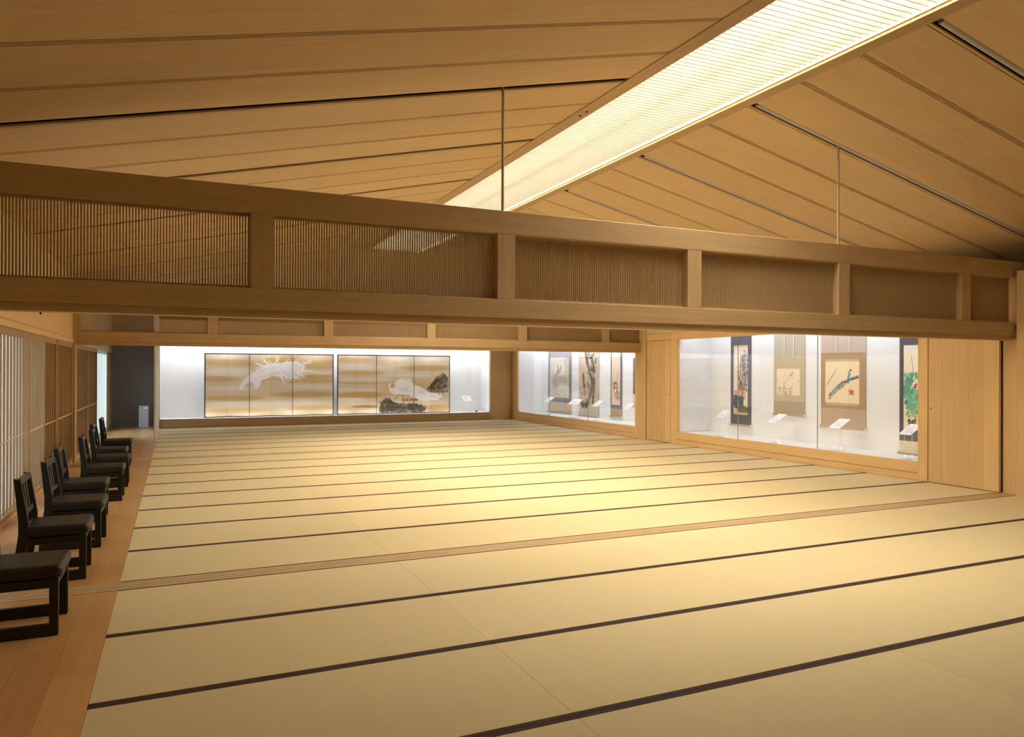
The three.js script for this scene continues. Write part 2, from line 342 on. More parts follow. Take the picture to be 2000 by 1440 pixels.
// ------------------------------------------------------------------ right wall with doors
const right = struct('wall_right', 'timber right wall beside the viewpoint, ending at the lattice beam');
ext('near_wall', XR - 0.03, XR + 0.2, -0.05, 2.672, -3.2, 5.575, M.panel, right, 'y', 0.004);
ext('post', XR + 0.06, XR + 0.26, 0, 2.60, 5.575, 5.788, M.panel, right, 'y');
ext('outer_wall', XER, XER + 0.1, -0.1, 3.2, -3.2, ZE + 0.2, M.black, attic, 'z');
ext('attic_floor', XR + 0.2, XER, 2.60, 2.64, -3.2, ZE, M.darkWall, attic, 'z');
const t4 = struct('trim_4', 'timber post where the far lattice beam meets the right wall'), t5 = struct('trim_5', 'lintel over the near panel door'), t6 = struct('trim_6', 'lintel over the far panel door'), t7 = struct('trim_7', 'plaster band over the near right case'), t8 = struct('trim_8', 'plaster band over the far right case');
ext('corner_post', XR + 0.004, XR + 0.1, 0, 2.235, 20.051, ZF - 0.001, M.panel, t4, 'y');
ext('post', XR - 0.012, XR + 0.2, 0, 2.66, 13.24, 13.575, M.panel, t4, 'y', 0.003);
ext('plaster_band', XR, XR + 0.05, 2.235, 2.66, 5.79, 13.235, M.plaster, t7, 'z'); ext('plaster_band', XR, XR + 0.05, 2.235, 2.66, 13.58, ZF, M.plaster, t8, 'z');
ext('lintel', XR, XR + 0.1, 2.096, 2.230, 5.79, 6.735, M.frame, t5, 'z', 0.003); ext('lintel', XR, XR + 0.1, 2.096, 2.230, 12.39, 13.235, M.frame, t6, 'z', 0.003);
ext('backing', XR + 0.06, XR + 0.1, 0, 2.66, 5.79, 6.72, M.black, t5, 'z'); ext('backing', XR + 0.06, XR + 0.1, 0, 2.66, 12.42, 13.24, M.black, t6, 'z');
function door(n, d0, d1, knob, label) {
  const t = struct('door_' + n, label), k = 5, w = (d1 - d0) / k;
  for (let i = 0; i < k; i++) ext('door_board', XR + 0.004 + 0.0015 * (i % 2), XR + 0.045, 0.006, 2.088, d0 + i * w + 0.0004, d0 + (i + 1) * w - 0.0004, [M.panel, M.frame][i % 2 ? 0 : (i === 0 ? 1 : 0)], t, 'y');
  const b = mk('lock', new THREE.CylinderGeometry(0.013, 0.016, 0.014, 16), M.steel, t, [XR, 0.985, -knob], 'round steel lock'); b.rotation.z = Math.PI / 2;
}
door(1, 5.800, 6.732, 6.70, 'plain timber panel door beside the near display case');
door(2, 12.398, 13.228, 12.44, 'plain timber panel door between the two right display cases');

// ------------------------------------------------------------------ display cases
const CB = 9.94, CF = 0.235, CO = 0.25, CT = 2.088, CI = 2.55;
function rightCase(d0, d1, g0, g1, joints, label, o) {
  const t = thing('display_case', label, 'display case', V(XR, 0, (d0 + d1) / 2));
  ext('kickboard', XR + 0.006, XR + 0.05, 0, 0.094, g0, g1, M.frame, t, 'z'); ext('sill', XR, XR + 0.06, 0.100, CO, g0, g1, M.frame, t, 'z', 0.003);
  ext('groove_backing', XR + 0.03, XR + 0.05, 0.09, 0.11, g0, g1, M.black, t, 'z');
  ext('stile', XR, XR + 0.06, 0, CT, d0, g0, M.frame, t, 'y', 0.003); ext('stile', XR, XR + 0.06, 0, CT, g1, d1, M.frame, t, 'y', 0.003);
  ext('header', XR, XR + 0.06, CT + 0.002, 2.232, d0, d1, M.frame, t, 'z', 0.003);
  const cut = [g0, ...joints, g1];
  for (let i = 0; i < cut.length - 1; i++) ext('glass_pane', XR + 0.028, XR + 0.032, CO, CT, cut[i] + (i ? 0.004 : 0), cut[i + 1] - 0.001, M.glass, t, 'y');
  const jm = plain(0.35, 0.36, 0.37, 0.4);
  for (const j of joints) ext('glass_joint', XR + 0.022, XR + 0.036, CO, CT, j - 0.001, j + 0.004, jm, t, 'y');
  ext('case_floor', XR + 0.06, CB, CF - 0.03, CF, g0, g1, M.white, t, 'z'); ext('back_wall', CB, CB + 0.04, 0, CI, g0 - 0.02, g1 + 0.02, M.white, t, 'z');
  ext('side_wall', XR + 0.06, CB, CF, CI, g0 - 0.02, g0, M.white, t, 'y'); ext('side_wall', XR + 0.06, CB, CF, CI, g1, g1 + 0.02, M.white, t, 'y');
  ext('case_top', XR + 0.06, CB + 0.04, CI, CI + 0.03, g0 - 0.02, g1 + 0.02, M.white, t, 'z');
  ext('inner_header', XR + 0.06, XR + 0.08, CT, CI, g0, g1, M.white, t, 'z');
  const glow = plain(0.8, 0.8, 0.8, 0.8, { emissive: COOL.clone(), emissiveIntensity: 1.2 });
  ext('lamp_panel', XR + 0.12, XR + 0.36, CI - 0.02, CI - 0.008, g0 + 0.1, g1 - 0.1, glow, t, 'z');
  area('case_lamp_light', g1 - g0 - 0.25, 0.24, COOL, o, [XR + 0.24, CI - 0.04, -(g0 + g1) / 2], [XR + 0.62, 1.2, -(g0 + g1) / 2]);
  ext('foot_lamp', XR + 0.068, XR + 0.088, CF, CF + 0.008, g0 + 0.1, g1 - 0.1, glow, t, 'z');
  area('case_foot_light', g1 - g0 - 0.25, 0.03, FOOT, o * 0.75, [XR + 0.095, CF + 0.025, -(g0 + g1) / 2], [XR + 0.5, 0.75, -(g0 + g1) / 2]);
  if (g0 < 10) { // hatch outline in the far end wall of the near case
    ext('hatch', XR + 0.10, CB - 0.02, CF + 0.02, 2.05, g1 - 0.006, g1, M.white, t, 'y');
  }
  return t;
}
rightCase(6.742, 12.385, 6.885, 12.16, [8.63, 10.436], 'long near display case of hanging scrolls in the right wall', 8.6);
rightCase(13.58, 20.05, 13.665, 19.80, [15.73, 17.77], 'far display case of hanging scrolls in the right wall corner', 14);
{ // far wall case
  const X0 = XT, X1 = 8.43, DB = 20.9;
  const t = thing('display_case', 'wide far-wall display case holding two folding screens', 'display case', V((X0 + X1) / 2, 0, ZF));
  ext('sill', X0, X1, 0, 0.225, ZF, ZF + 0.05, M.beam, t, 'x', 0.003); ext('header', X0, X1, CT, 2.232, ZF - 0.01, ZF, M.frame, t, 'x', 0.003);
  for (let i = 0; i < 4; i++) { const w = (X1 - X0) / 4; ext('glass_pane', X0 + i * w + 0.001, X0 + (i + 1) * w - 0.001, 0.225, CT, ZF + 0.02, ZF + 0.024, M.glass, t, 'y'); }
  ext('case_floor', X0, X1, 0.195, 0.222, ZF + 0.05, DB, M.white, t, 'x'); ext('back_wall', X0 - 0.02, X1 + 0.02, 0, CI, DB, DB + 0.04, M.white, t, 'x');
  ext('side_wall', X0 - 0.003, X0, 0.222, CI, ZF + 0.1, DB, M.white, t, 'y'); ext('side_wall', X1, X1 + 0.02, 0.222, CI, ZF + 0.05, DB, M.white, t, 'y');
  ext('case_top', X0, X1, CI, CI + 0.03, ZF + 0.1, DB, M.white, t, 'x');
  const glow = plain(0.8, 0.8, 0.8, 0.8, { emissive: COOL.clone(), emissiveIntensity: 1.2 });
  ext('lamp_panel', X0 + 0.1, X1 - 0.1, CI - 0.02, CI - 0.008, ZF + 0.07, ZF + 0.28, glow, t, 'x');
  ext('foot_lamp', X0 + 0.1, X1 - 0.1, 0.222, 0.23, ZF + 0.052, ZF + 0.072, glow, t, 'x');
  area('case_foot_light', X1 - X0 - 0.3, 0.03, FOOT, 12, [(X0 + X1) / 2, 0.25, -(ZF + 0.08)], [(X0 + X1) / 2, 0.75, -(ZF + 0.45)]);
  area('case_lamp_light', X1 - X0 - 0.3, 0.22, COOL, 27, [(X0 + X1) / 2, CI - 0.04, -(ZF + 0.17)], [(X0 + X1) / 2, 1.1, -(ZF + 0.42)]);
}

// ------------------------------------------------------------------ paintings (flat print)
function bands(x, w, h, list) {             // soft washes of pigment lying across the paper
  for (const [y, hh, c, x0 = -0.1, x1 = 1.1] of list) {
    const cx = (x0 + x1) / 2 * w, rx = (x1 - x0) / 2 * w;
    x.save(); x.translate(cx, y * h); x.scale(rx, hh * h); const g = x.createRadialGradient(0, 0, 0, 0, 0, 1); g.addColorStop(0, c); g.addColorStop(0.55, c); g.addColorStop(1, c.replace(/[\d.]+\)$/, '0)'));
    x.fillStyle = g; x.beginPath(); x.arc(0, 0, 1, 0, 7); x.fill(); x.restore();
  }
}
function poly(x, pts, fill) { x.beginPath(); pts.forEach(([a, b], i) => (i ? x.lineTo(a, b) : x.moveTo(a, b))); x.closePath(); x.fillStyle = fill; x.fill(); }
function smooth(x, pts, fill) {
  x.beginPath(); const n = pts.length, m = (i) => [(pts[i % n][0] + pts[(i + 1) % n][0]) / 2, (pts[i % n][1] + pts[(i + 1) % n][1]) / 2];
  x.moveTo(...m(0)); for (let i = 1; i <= n; i++) x.quadraticCurveTo(...pts[i % n], ...m(i)); x.closePath(); x.fillStyle = fill; x.fill();
}
function stroke(x, pts, c, w) {
  x.beginPath(); x.moveTo(...pts[0]); for (let i = 1; i < pts.length - 1; i++) x.quadraticCurveTo(...pts[i], (pts[i][0] + pts[i + 1][0]) / 2, (pts[i][1] + pts[i + 1][1]) / 2);
  x.lineTo(...pts[pts.length - 1]); x.strokeStyle = c; x.lineWidth = w; x.lineCap = x.lineJoin = 'round'; x.stroke();
}
function blots(x, n, x0, x1, y0, y1, r, cols, inside) {
  for (let i = 0; i < n; i++) {
    const a = x0 + rnd() * (x1 - x0), b = y0 + rnd() * (y1 - y0), s = r * (0.3 + rnd()), k = rnd() * 3, c = cols[Math.floor(rnd() * cols.length)], q = 0.4 + 0.6 * rnd();
    if (inside && !inside(a, b)) continue;
    x.fillStyle = c; x.beginPath(); x.ellipse(a, b, s, s * q, k, 0, 7); x.fill();
  }
}
const GOLD = 'rgba(200,160,94,0.55)', MIST = 'rgba(236,230,224,0.75)';
const inPoly = (pts) => (a, b) => { let s = false; for (let i = 0, j = pts.length - 1; i < pts.length; j = i++) { const [xi, yi] = pts[i], [xj, yj] = pts[j]; if ((yi > b) !== (yj > b) && a < (xj - xi) * (b - yi) / (yj - yi) + xi) s = !s; } return s; };

const screenA = canvasTex(1990, 964, (x, w, h) => {
  x.fillStyle = 'rgb(224,208,178)'; x.fillRect(0, 0, w, h);
  bands(x, w, h, [[0.22, 0.22, 'rgba(203,166,104,0.5)', 0.3, 0.95], [0.14, 0.07, GOLD, -0.1, 0.5], [0.03, 0.05, MIST, -0.1, 0.4], [0.08, 0.06, GOLD, 0.4, 0.75], [0.16, 0.09, GOLD, 0.7, 1.2], [0.29, 0.08, MIST, -0.1, 0.5], [0.40, 0.06, GOLD, -0.1, 0.3], [0.43, 0.05, GOLD, 0.5, 1.1],
    [0.30, 0.05, MIST, 0.6, 1.1], [0.36, 0.05, GOLD, 0.62, 1.1], [0.55, 0.05, MIST, -0.1, 0.5], [0.53, 0.04, MIST, 0.6, 1.1], [0.71, 0.055, 'rgba(194,154,90,0.6)', -0.1, 0.5], [0.66, 0.07, 'rgba(192,152,88,0.6)', 0.45, 1.1], [0.80, 0.05, MIST, -0.1, 1.1], [0.91, 0.05, GOLD, -0.1, 0.6], [0.89, 0.05, 'rgba(194,154,90,0.55)', 0.6, 1.1]]);
  x.save(); x.scale(w / 1327, h / 643); x.translate(-628, -367);
  const W = 'rgba(250,251,255,0.97)';
  const eyes = [[1133, 455], [1210, 425], [1280, 450], [1358, 405], [1353, 450], [1472, 430], [1563, 428], [1617, 462], [1711, 438], [1645, 520], [1747, 538], [1640, 592], [1583, 617], [1512, 630], [1470, 622], [1430, 607], [1437, 657], [1545, 577]];
  for (const [a, b] of eyes) { stroke(x, [[1330, 540], [(1330 + a) / 2 + 10, (540 + b) / 2 - 8], [a, b]], 'rgba(246,246,248,0.85)', 9); for (let i = 0; i < 70; i++) { const t = rnd() * 6.3, r = 10 + 19 * rnd(); stroke(x, [[a, b], [a + r * Math.cos(t), b + r * Math.sin(t)]], 'rgba(253,253,255,0.6)', 1.6); } for (let i = 0; i < 16; i++) stroke(x, [[1340 + 80 * (rnd() - 0.5), 540 + 50 * (rnd() - 0.5)], [a + 30 * (rnd() - 0.5), b + 24 * (rnd() - 0.5)]], 'rgba(252,252,255,0.4)', 2.5); }
  smooth(x, [[965, 735], [975, 690], [1020, 625], [1095, 560], [1145, 545], [1210, 470], [1290, 475], [1345, 440], [1385, 462], [1445, 438], [1490, 428], [1530, 452], [1580, 440], [1610, 475], [1650, 480], [1640, 520], [1670, 545], [1615, 560], [1625, 590], [1570, 590], [1555, 622], [1505, 610], [1465, 635], [1430, 612], [1380, 598], [1310, 590], [1240, 628], [1195, 640], [1185, 690], [1150, 735], [1115, 705], [1112, 660], [1060, 655], [1005, 725]], W);
  for (let i = 0; i < 190; i++) { const t = rnd(), a = 1150 + 480 * t, b = 470 + 130 * rnd(); stroke(x, [[a, b], [a + 30 + 30 * rnd(), b - 14 + 22 * rnd()]], rnd() < 0.4 ? 'rgba(255,255,255,0.9)' : 'rgba(188,184,180,0.5)', 2.4); }
  for (let i = 0; i < 12; i++) stroke(x, [[1140 + i * 6, 545 - i * 5], [1130 + i * 8, 505 - i * 3]], 'rgba(250,250,252,0.9)', 3);
  for (let i = 0; i < 7; i++) stroke(x, [[1010 - i * 3, 690 + i * 2], [972 + i * 9, 738]], 'rgba(250,250,252,0.9)', 5);
  for (const [a, b] of eyes) { x.fillStyle = 'rgb(70,72,92)'; x.beginPath(); x.ellipse(a, b, 7, 5.5, 0.6, 0, 7); x.fill(); }
  stroke(x, [[1190, 660], [1195, 632], [1250, 628], [1380, 628]], 'rgb(196,92,66)', 3); for (let i = 0; i < 8; i++) stroke(x, [[1190 + i * 12, 655 - i * 4], [1200 + i * 12, 640 - i * 4]], 'rgb(196,92,66)', 2);
  x.restore();
});
const screenB = canvasTex(1990, 1048, (x, w, h) => {
  x.fillStyle = 'rgb(224,208,180)'; x.fillRect(0, 0, w, h);
  bands(x, w, h, [[0.58, 0.24, 'rgba(203,166,104,0.5)', 0.35, 1.05], [0.08, 0.06, GOLD, -0.1, 0.35], [0.05, 0.05, MIST, 0.3, 1.1], [0.20, 0.06, MIST, -0.1, 0.5], [0.21, 0.07, 'rgba(192,152,88,0.7)', 0.5, 1.1], [0.30, 0.05, GOLD, -0.1, 0.45], [0.34, 0.04, MIST, 0.3, 0.9], [0.45, 0.06, GOLD, -0.1, 0.55], [0.42, 0.05, MIST, -0.1, 0.6], [0.59, 0.05, MIST, -0.1, 0.4],
    [0.68, 0.07, 'rgba(196,156,90,0.75)', -0.1, 0.5], [0.55, 0.09, GOLD, 0.4, 0.8], [0.76, 0.05, MIST, -0.1, 0.3], [0.90, 0.06, GOLD, -0.1, 0.4], [0.93, 0.08, 'rgba(190,148,84,0.75)', 0.75, 1.1]]);
  x.save(); x.scale(w / 1162, h / 612); x.translate(-90, -383);
  const INK = ['rgba(46,38,34,0.5)', 'rgba(70,58,46,0.45)', 'rgba(110,92,70,0.4)', 'rgba(150,128,98,0.4)'];
  const rockR = [[1000, 775], [1035, 715], [1095, 655], [1150, 585], [1190, 565], [1235, 610], [1245, 760], [1190, 785], [1080, 788]];
  smooth(x, rockR, 'rgba(170,146,112,0.55)'); blots(x, 420, 1000, 1245, 560, 790, 15, INK, inPoly(rockR));
  for (let i = 0; i < 16; i++) stroke(x, [[1010 + rnd() * 60, 770 - rnd() * 40], [1060 + rnd() * 60, 700 - rnd() * 30], [1110 + rnd() * 60, 640 - rnd() * 40]], 'rgba(44,36,32,0.7)', 4);
  for (let i = 0; i < 8; i++) stroke(x, [[1110 + rnd() * 30, 650], [1085 + rnd() * 50, 620 + rnd() * 30]], 'rgba(44,36,32,0.8)', 3);
  const far = [[215, 935], [290, 915], [380, 900], [480, 915], [500, 940]]; smooth(x, far, 'rgba(120,104,88,0.5)'); for (let i = 0; i < 14; i++) stroke(x, [[230 + i * 18, 935 - rnd() * 8], [250 + i * 18, 915 - rnd() * 12], [280 + i * 18, 930]], 'rgba(90,78,66,0.55)', 3);
  const rock = [[510, 985], [518, 905], [560, 850], [610, 845], [660, 885], [740, 905], [860, 905], [960, 925], [995, 950], [990, 990]];
  smooth(x, rock, 'rgb(128,112,90)'); blots(x, 800, 510, 1000, 840, 990, 18, ['rgba(34,29,27,0.6)', 'rgba(58,50,42,0.5)', 'rgba(150,132,104,0.45)', 'rgba(84,84,70,0.5)'], inPoly(rock));
  for (let i = 0; i < 26; i++) stroke(x, [[520 + i * 17, 975 - rnd() * 30], [545 + i * 17, 925 - rnd() * 20], [575 + i * 17, 965]], 'rgba(26,22,20,0.7)', 5);
  for (let i = 0; i < 70; i++) { const a = 750 + 180 * rnd(), b = 862 + 12 * rnd(); stroke(x, [[a, b], [a - 12 + 24 * rnd(), b - 14 - 14 * rnd()]], 'rgba(56,58,50,0.8)', 2.5); }
  for (let i = 0; i < 50; i++) { const a = 900 + 100 * rnd(), b = 960 + 10 * rnd(); stroke(x, [[a, b], [a - 20 + 40 * rnd(), b - 30 - 20 * rnd()]], 'rgba(52,60,52,0.8)', 2.5); }
  const W = 'rgba(251,252,255,0.98)';
  smooth(x, [[800, 690], [870, 690], [960, 730], [1010, 775], [1100, 785], [1175, 790], [1180, 860], [1080, 870], [960, 860], [880, 840], [800, 800]], W);
  smooth(x, [[612, 705], [625, 690], [640, 745], [690, 700], [668, 690], [690, 650], [760, 612], [835, 640], [850, 690], [900, 720], [890, 800], [820, 800], [740, 800], [660, 795], [620, 770], [618, 735]], W);
  for (let i = 0; i < 60; i++) { const t = rnd(), a = 870 + 270 * t, b = 715 + 90 * t + 80 * rnd() * (1 - 0.4 * t); stroke(x, [[a, b], [a + 34, b + 16 + 10 * rnd()]], rnd() < 0.6 ? 'rgba(255,255,255,0.9)' : 'rgba(190,188,184,0.55)', 2.4); }
  for (let i = 0; i < 16; i++) stroke(x, [[890 + i * 9, 715 + i * 5], [915 + i * 9, 708 + i * 4.4]], 'rgba(250,250,252,0.95)', 4);
  for (let i = 0; i < 14; i++) stroke(x, [[880 + i * 10, 830 + i * 2], [915 + i * 10, 868 + i * 1.2]], 'rgba(250,250,252,0.95)', 4);
  for (let i = 0; i < 22; i++) stroke(x, [[770 + i * 3, 640 + i * 3], [826 + i * 3 + 10 * rnd(), 622 + i * 6]], 'rgba(253,253,255,0.9)', 4);
  for (let i = 0; i < 34; i++) stroke(x, [[1000 + 60 * rnd(), 790 + 60 * rnd()], [1120 + 70 * rnd(), 780 + 95 * rnd()]], 'rgba(253,253,255,0.5)', 3);
  for (let i = 0; i < 30; i++) stroke(x, [[690 + 140 * rnd(), 700 + 70 * rnd()], [720 + 150 * rnd(), 715 + 70 * rnd()]], 'rgba(206,206,212,0.4)', 2.5);
  for (let i = 0; i < 14; i++) stroke(x, [[700 + i * 8, 640 - i], [790 + i * 4, 625 + i * 4]], 'rgba(214,214,218,0.5)', 2);
  stroke(x, [[625, 665], [632, 690]], W, 7); smooth(x, [[592, 690], [606, 676], [628, 684], [628, 708], [604, 706]], W);
  stroke(x, [[594, 696], [604, 684]], 'rgb(190,90,70)', 5); stroke(x, [[600, 690], [612, 690]], 'rgb(60,50,50)', 3);
  stroke(x, [[725, 798], [690, 830], [678, 862]], 'rgb(110,72,58)', 5); stroke(x, [[752, 800], [766, 840], [776, 900]], 'rgb(130,84,66)', 5);
  for (const [a, b] of [[1148, 798], [1158, 850]]) { x.fillStyle = 'rgb(150,84,84)'; poly(x, [[a - 10, b + 6], [a + 8, b + 7], [a + 4, b - 9]], 'rgb(146,82,82)'); }
  smooth(x, [[500, 868], [516, 864], [518, 876], [502, 878]], 'rgb(60,44,38)');
  x.restore();
});
function silk(c1, c2, n) { return canvasTex(128, 256, (x, w, h) => { x.fillStyle = c1; x.fillRect(0, 0, w, h); for (let i = 0; i < n; i++) { x.strokeStyle = c2; x.lineWidth = 2; x.beginPath(); x.ellipse(rnd() * w, rnd() * h, 5 + 4 * rnd(), 4 + 3 * rnd(), rnd() * 3, 0, 5); x.stroke(); } }); }
const art = {
  cloudBird: canvasTex(512, 508, (x, w, h) => { x.fillStyle = 'rgb(205,190,172)'; x.fillRect(0, 0, w, h); bands(x, w, h, [[0.6, 0.25, 'rgba(120,104,90,0.5)', 0, 1], [0.3, 0.2, 'rgba(226,218,206,0.7)', 0.1, 1], [0.8, 0.2, 'rgba(228,222,212,0.7)', 0.3, 1.1]]); for (let k = 0; k < 26; k++) { x.strokeStyle = k % 2 ? 'rgba(104,92,80,0.5)' : 'rgba(238,234,226,0.7)'; x.lineWidth = 4; x.beginPath(); x.arc(120 + rnd() * 350, 260 + rnd() * 210, 14 + 40 * rnd(), rnd() * 6, rnd() * 6 + 3); x.stroke(); } stroke(x, [[190, 210], [225, 150], [205, 100]], 'rgb(60,52,48)', 16); stroke(x, [[225, 180], [290, 150], [320, 110]], 'rgb(70,60,54)', 14); stroke(x, [[160, 230], [200, 200], [260, 190]], 'rgb(48,42,40)', 12); blots(x, 40, 190, 320, 100, 220, 10, ['rgba(40,36,34,0.5)', 'rgba(180,170,160,0.5)']); }),
  pine: canvasTex(384, 700, (x, w, h) => { x.fillStyle = 'rgb(198,176,142)'; x.fillRect(0, 0, w, h); bands(x, w, h, [[0.2, 0.25, 'rgba(214,200,180,0.7)', -0.1, 1.1], [0.75, 0.2, 'rgba(190,160,112,0.6)', -0.2, 1]]); stroke(x, [[120, 20], [150, 160], [230, 300], [300, 420], [240, 560], [130, 690]], 'rgb(78,70,66)', 62); stroke(x, [[260, 130], [300, 260], [340, 400], [300, 620]], 'rgb(92,84,80)', 48); stroke(x, [[80, 330], [70, 420], [110, 470]], 'rgb(70,64,62)', 44); blots(x, 380, 20, 370, 0, 690, 26, ['rgba(42,38,38,0.45)', 'rgba(120,112,106,0.4)', 'rgba(206,196,184,0.4)', 'rgba(200,160,130,0.35)'], (a, b) => Math.abs(a - 200 - 90 * Math.sin(b / 120)) < 110); stroke(x, [[220, 150], [270, 130], [320, 220], [340, 300]], 'rgb(34,30,32)', 20); }),
  berries: canvasTex(256, 900, (x, w, h) => { x.fillStyle = 'rgb(216,196,174)'; x.fillRect(0, 0, w, h); bands(x, w, h, [[0.1, 0.15, 'rgba(226,214,198,0.8)', -0.2, 1.2], [0.85, 0.08, 'rgba(140,118,96,0.6)', 0.3, 1.2]]); stroke(x, [[190, 440], [165, 500], [140, 590]], 'rgb(84,62,52)', 9); blots(x, 60, 40, 190, 580, 720, 26, ['rgba(150,92,62,0.6)', 'rgba(110,74,54,0.6)', 'rgba(206,150,110,0.5)']); blots(x, 8, 90, 150, 670, 720, 14, ['rgba(240,236,230,0.9)']); }),
  dark: canvasTex(128, 256, (x, w, h) => { x.fillStyle = 'rgb(120,118,124)'; x.fillRect(0, 0, w, h); blots(x, 60, 0, w, 0, h, 12, ['rgba(70,70,78,0.6)', 'rgba(160,156,156,0.5)']); }),
  pheasant: canvasTex(320, 1056, (x, w, h) => {
    x.fillStyle = 'rgb(224,206,186)'; x.fillRect(0, 0, w, h); bands(x, w, h, [[0.2, 0.2, 'rgba(234,220,206,0.8)', -0.2, 0.8], [0.95, 0.1, 'rgba(196,170,110,0.7)', -0.2, 1.2], [0.7, 0.14, 'rgba(232,190,170,0.6)', 0, 1.1]]);
    stroke(x, [[240, 60], [180, 130], [250, 260], [230, 420], [290, 600]], 'rgba(90,86,88,0.7)', 26); blots(x, 260, 150, 320, 120, 700, 24, ['rgba(86,88,96,0.4)', 'rgba(60,62,66,0.45)', 'rgba(150,142,140,0.35)']);
    x.strokeStyle = 'rgb(120,112,108)'; x.lineWidth = 9; x.beginPath(); x.ellipse(200, 85, 30, 42, 0, 0, 7); x.stroke(); x.fillStyle = 'rgb(238,230,222)'; x.fill();
    smooth(x, [[110, 320], [150, 290], [200, 270], [190, 330], [150, 340]], 'rgba(206,126,86,0.8)'); stroke(x, [[20, 350], [60, 330], [110, 300], [140, 330]], 'rgb(110,92,80)', 6);
    stroke(x, [[100, 380], [105, 450], [130, 520], [190, 600]], 'rgb(40,72,80)', 26); stroke(x, [[180, 540], [190, 590], [150, 640]], 'rgb(34,44,70)', 24); smooth(x, [[120, 430], [190, 450], [250, 470], [270, 500], [220, 590], [180, 580]], 'rgba(172,136,112,0.95)'); smooth(x, [[90, 365], [115, 362], [120, 390], [95, 392]], 'rgb(30,36,44)');
    smooth(x, [[90, 690], [150, 620], [270, 600], [260, 680], [170, 730], [100, 740]], 'rgba(150,112,84,0.9)'); blots(x, 120, 90, 270, 600, 740, 14, ['rgba(96,70,54,0.5)', 'rgba(186,150,116,0.5)']);
    blots(x, 120, 10, 270, 700, 860, 24, ['rgba(216,150,140,0.45)', 'rgba(236,196,184,0.55)', 'rgba(110,92,80,0.4)']); blots(x, 200, 10, 210, 790, 980, 30, ['rgba(58,62,70,0.5)', 'rgba(86,90,98,0.45)', 'rgba(44,46,54,0.5)']); blots(x, 90, 90, 320, 960, 1046, 24, ['rgba(110,112,74,0.5)', 'rgba(84,86,60,0.5)']);
    stroke(x, [[210, 910], [235, 850], [250, 790]], 'rgb(110,90,70)', 5);
  }),
  branches: canvasTex(480, 412, (x, w, h) => {
    x.fillStyle = 'rgb(232,214,190)'; x.fillRect(0, 0, w, h); stroke(x, [[180, 405], [190, 330], [150, 250], [180, 180], [250, 110], [330, 70]], 'rgba(104,96,84,0.85)', 4); stroke(x, [[150, 240], [140, 150], [180, 70]], 'rgba(104,96,84,0.8)', 3); stroke(x, [[60, 400], [40, 330], [10, 160]], 'rgba(120,110,96,0.7)', 3);
    for (let i = 0; i < 60; i++) { const t = rnd(); blots(x, 1, 130 + 220 * t - 20, 130 + 220 * t + 20, 300 - 240 * t - 25, 300 - 240 * t + 25, 8, ['rgba(110,104,90,0.6)', 'rgba(176,140,112,0.6)', 'rgba(90,98,80,0.6)']); } blots(x, 170, 0, 330, 290, 405, 10, ['rgba(120,116,100,0.5)', 'rgba(96,100,84,0.5)', 'rgba(190,160,130,0.5)']);
    for (const [a, b] of [[440, 190], [455, 205], [330, 230], [350, 265], [315, 265], [325, 370], [330, 50], [335, 140], [15, 175]]) smooth(x, [[a - 9, b], [a, b - 8], [a + 9, b + 2], [a, b + 9]], 'rgb(86,80,74)');
  }),
  kingfisher: canvasTex(480, 480, (x, w, h) => {
    x.fillStyle = 'rgb(232,212,176)'; x.fillRect(0, 0, w, h);
    stroke(x, [[18, 280], [90, 190], [150, 95]], 'rgb(120,116,116)', 8); stroke(x, [[150, 100], [172, 70]], 'rgb(190,186,180)', 6);
    const path = (t) => [50 + 410 * t, 400 - 190 * Math.sin(Math.min(1, t * 1.35) * 1.5) + (t > 0.62 ? -(t - 0.62) * 120 : 0)];
    for (let i = 0; i < 420; i++) { const t = rnd(), [a, b] = path(t), k = (t < 0.55 ? 62 : 24) * (rnd() - 0.25), c = ['rgba(64,84,100,0.55)', 'rgba(88,112,124,0.5)', 'rgba(50,58,68,0.5)', 'rgba(140,146,146,0.45)', 'rgba(196,180,150,0.5)'][Math.floor(rnd() * 5)]; stroke(x, [[a, b + k], [a + 10 + 14 * rnd(), b + k - 6 + 14 * rnd()]], c, 4 + 8 * rnd()); }
    for (let i = 0; i < 90; i++) { const a = 330 + 34 * (rnd() - 0.5), t = rnd(), b = 110 + 130 * t; stroke(x, [[a + 18 * (1 - t), b], [a + 14 - 20 * t, b + 12]], ['rgba(70,150,170,0.7)', 'rgba(44,98,122,0.7)', 'rgba(120,190,196,0.6)'][Math.floor(rnd() * 3)], 6); }
    blots(x, 8, 352, 372, 92, 112, 7, ['rgb(46,66,80)']); for (let i = 0; i < 50; i++) stroke(x, [[335 + 70 * rnd(), 320 + 60 * rnd()], [345 + 70 * rnd(), 330 + 60 * rnd()]], ['rgba(186,92,74,0.5)', 'rgba(206,126,100,0.5)', 'rgba(150,76,62,0.5)'][i % 3], 5); stroke(x, [[340, 300], [370, 350], [400, 390]], 'rgba(140,84,66,0.8)', 3);
  }),
  peony: canvasTex(480, 720, (x, w, h) => {
    x.fillStyle = 'rgb(232,214,186)'; x.fillRect(0, 0, w, h); bands(x, w, h, [[0.05, 0.08, 'rgba(226,220,214,0.8)', -0.2, 1.2]]);
    for (let i = 0; i < 9; i++) stroke(x, [[150 + 20 * i, 700], [120 + 30 * i, 560], [140 + 34 * i, 420]], 'rgb(92,74,58)', 6); stroke(x, [[70, 470], [60, 520], [30, 540]], 'rgb(92,74,58)', 6);
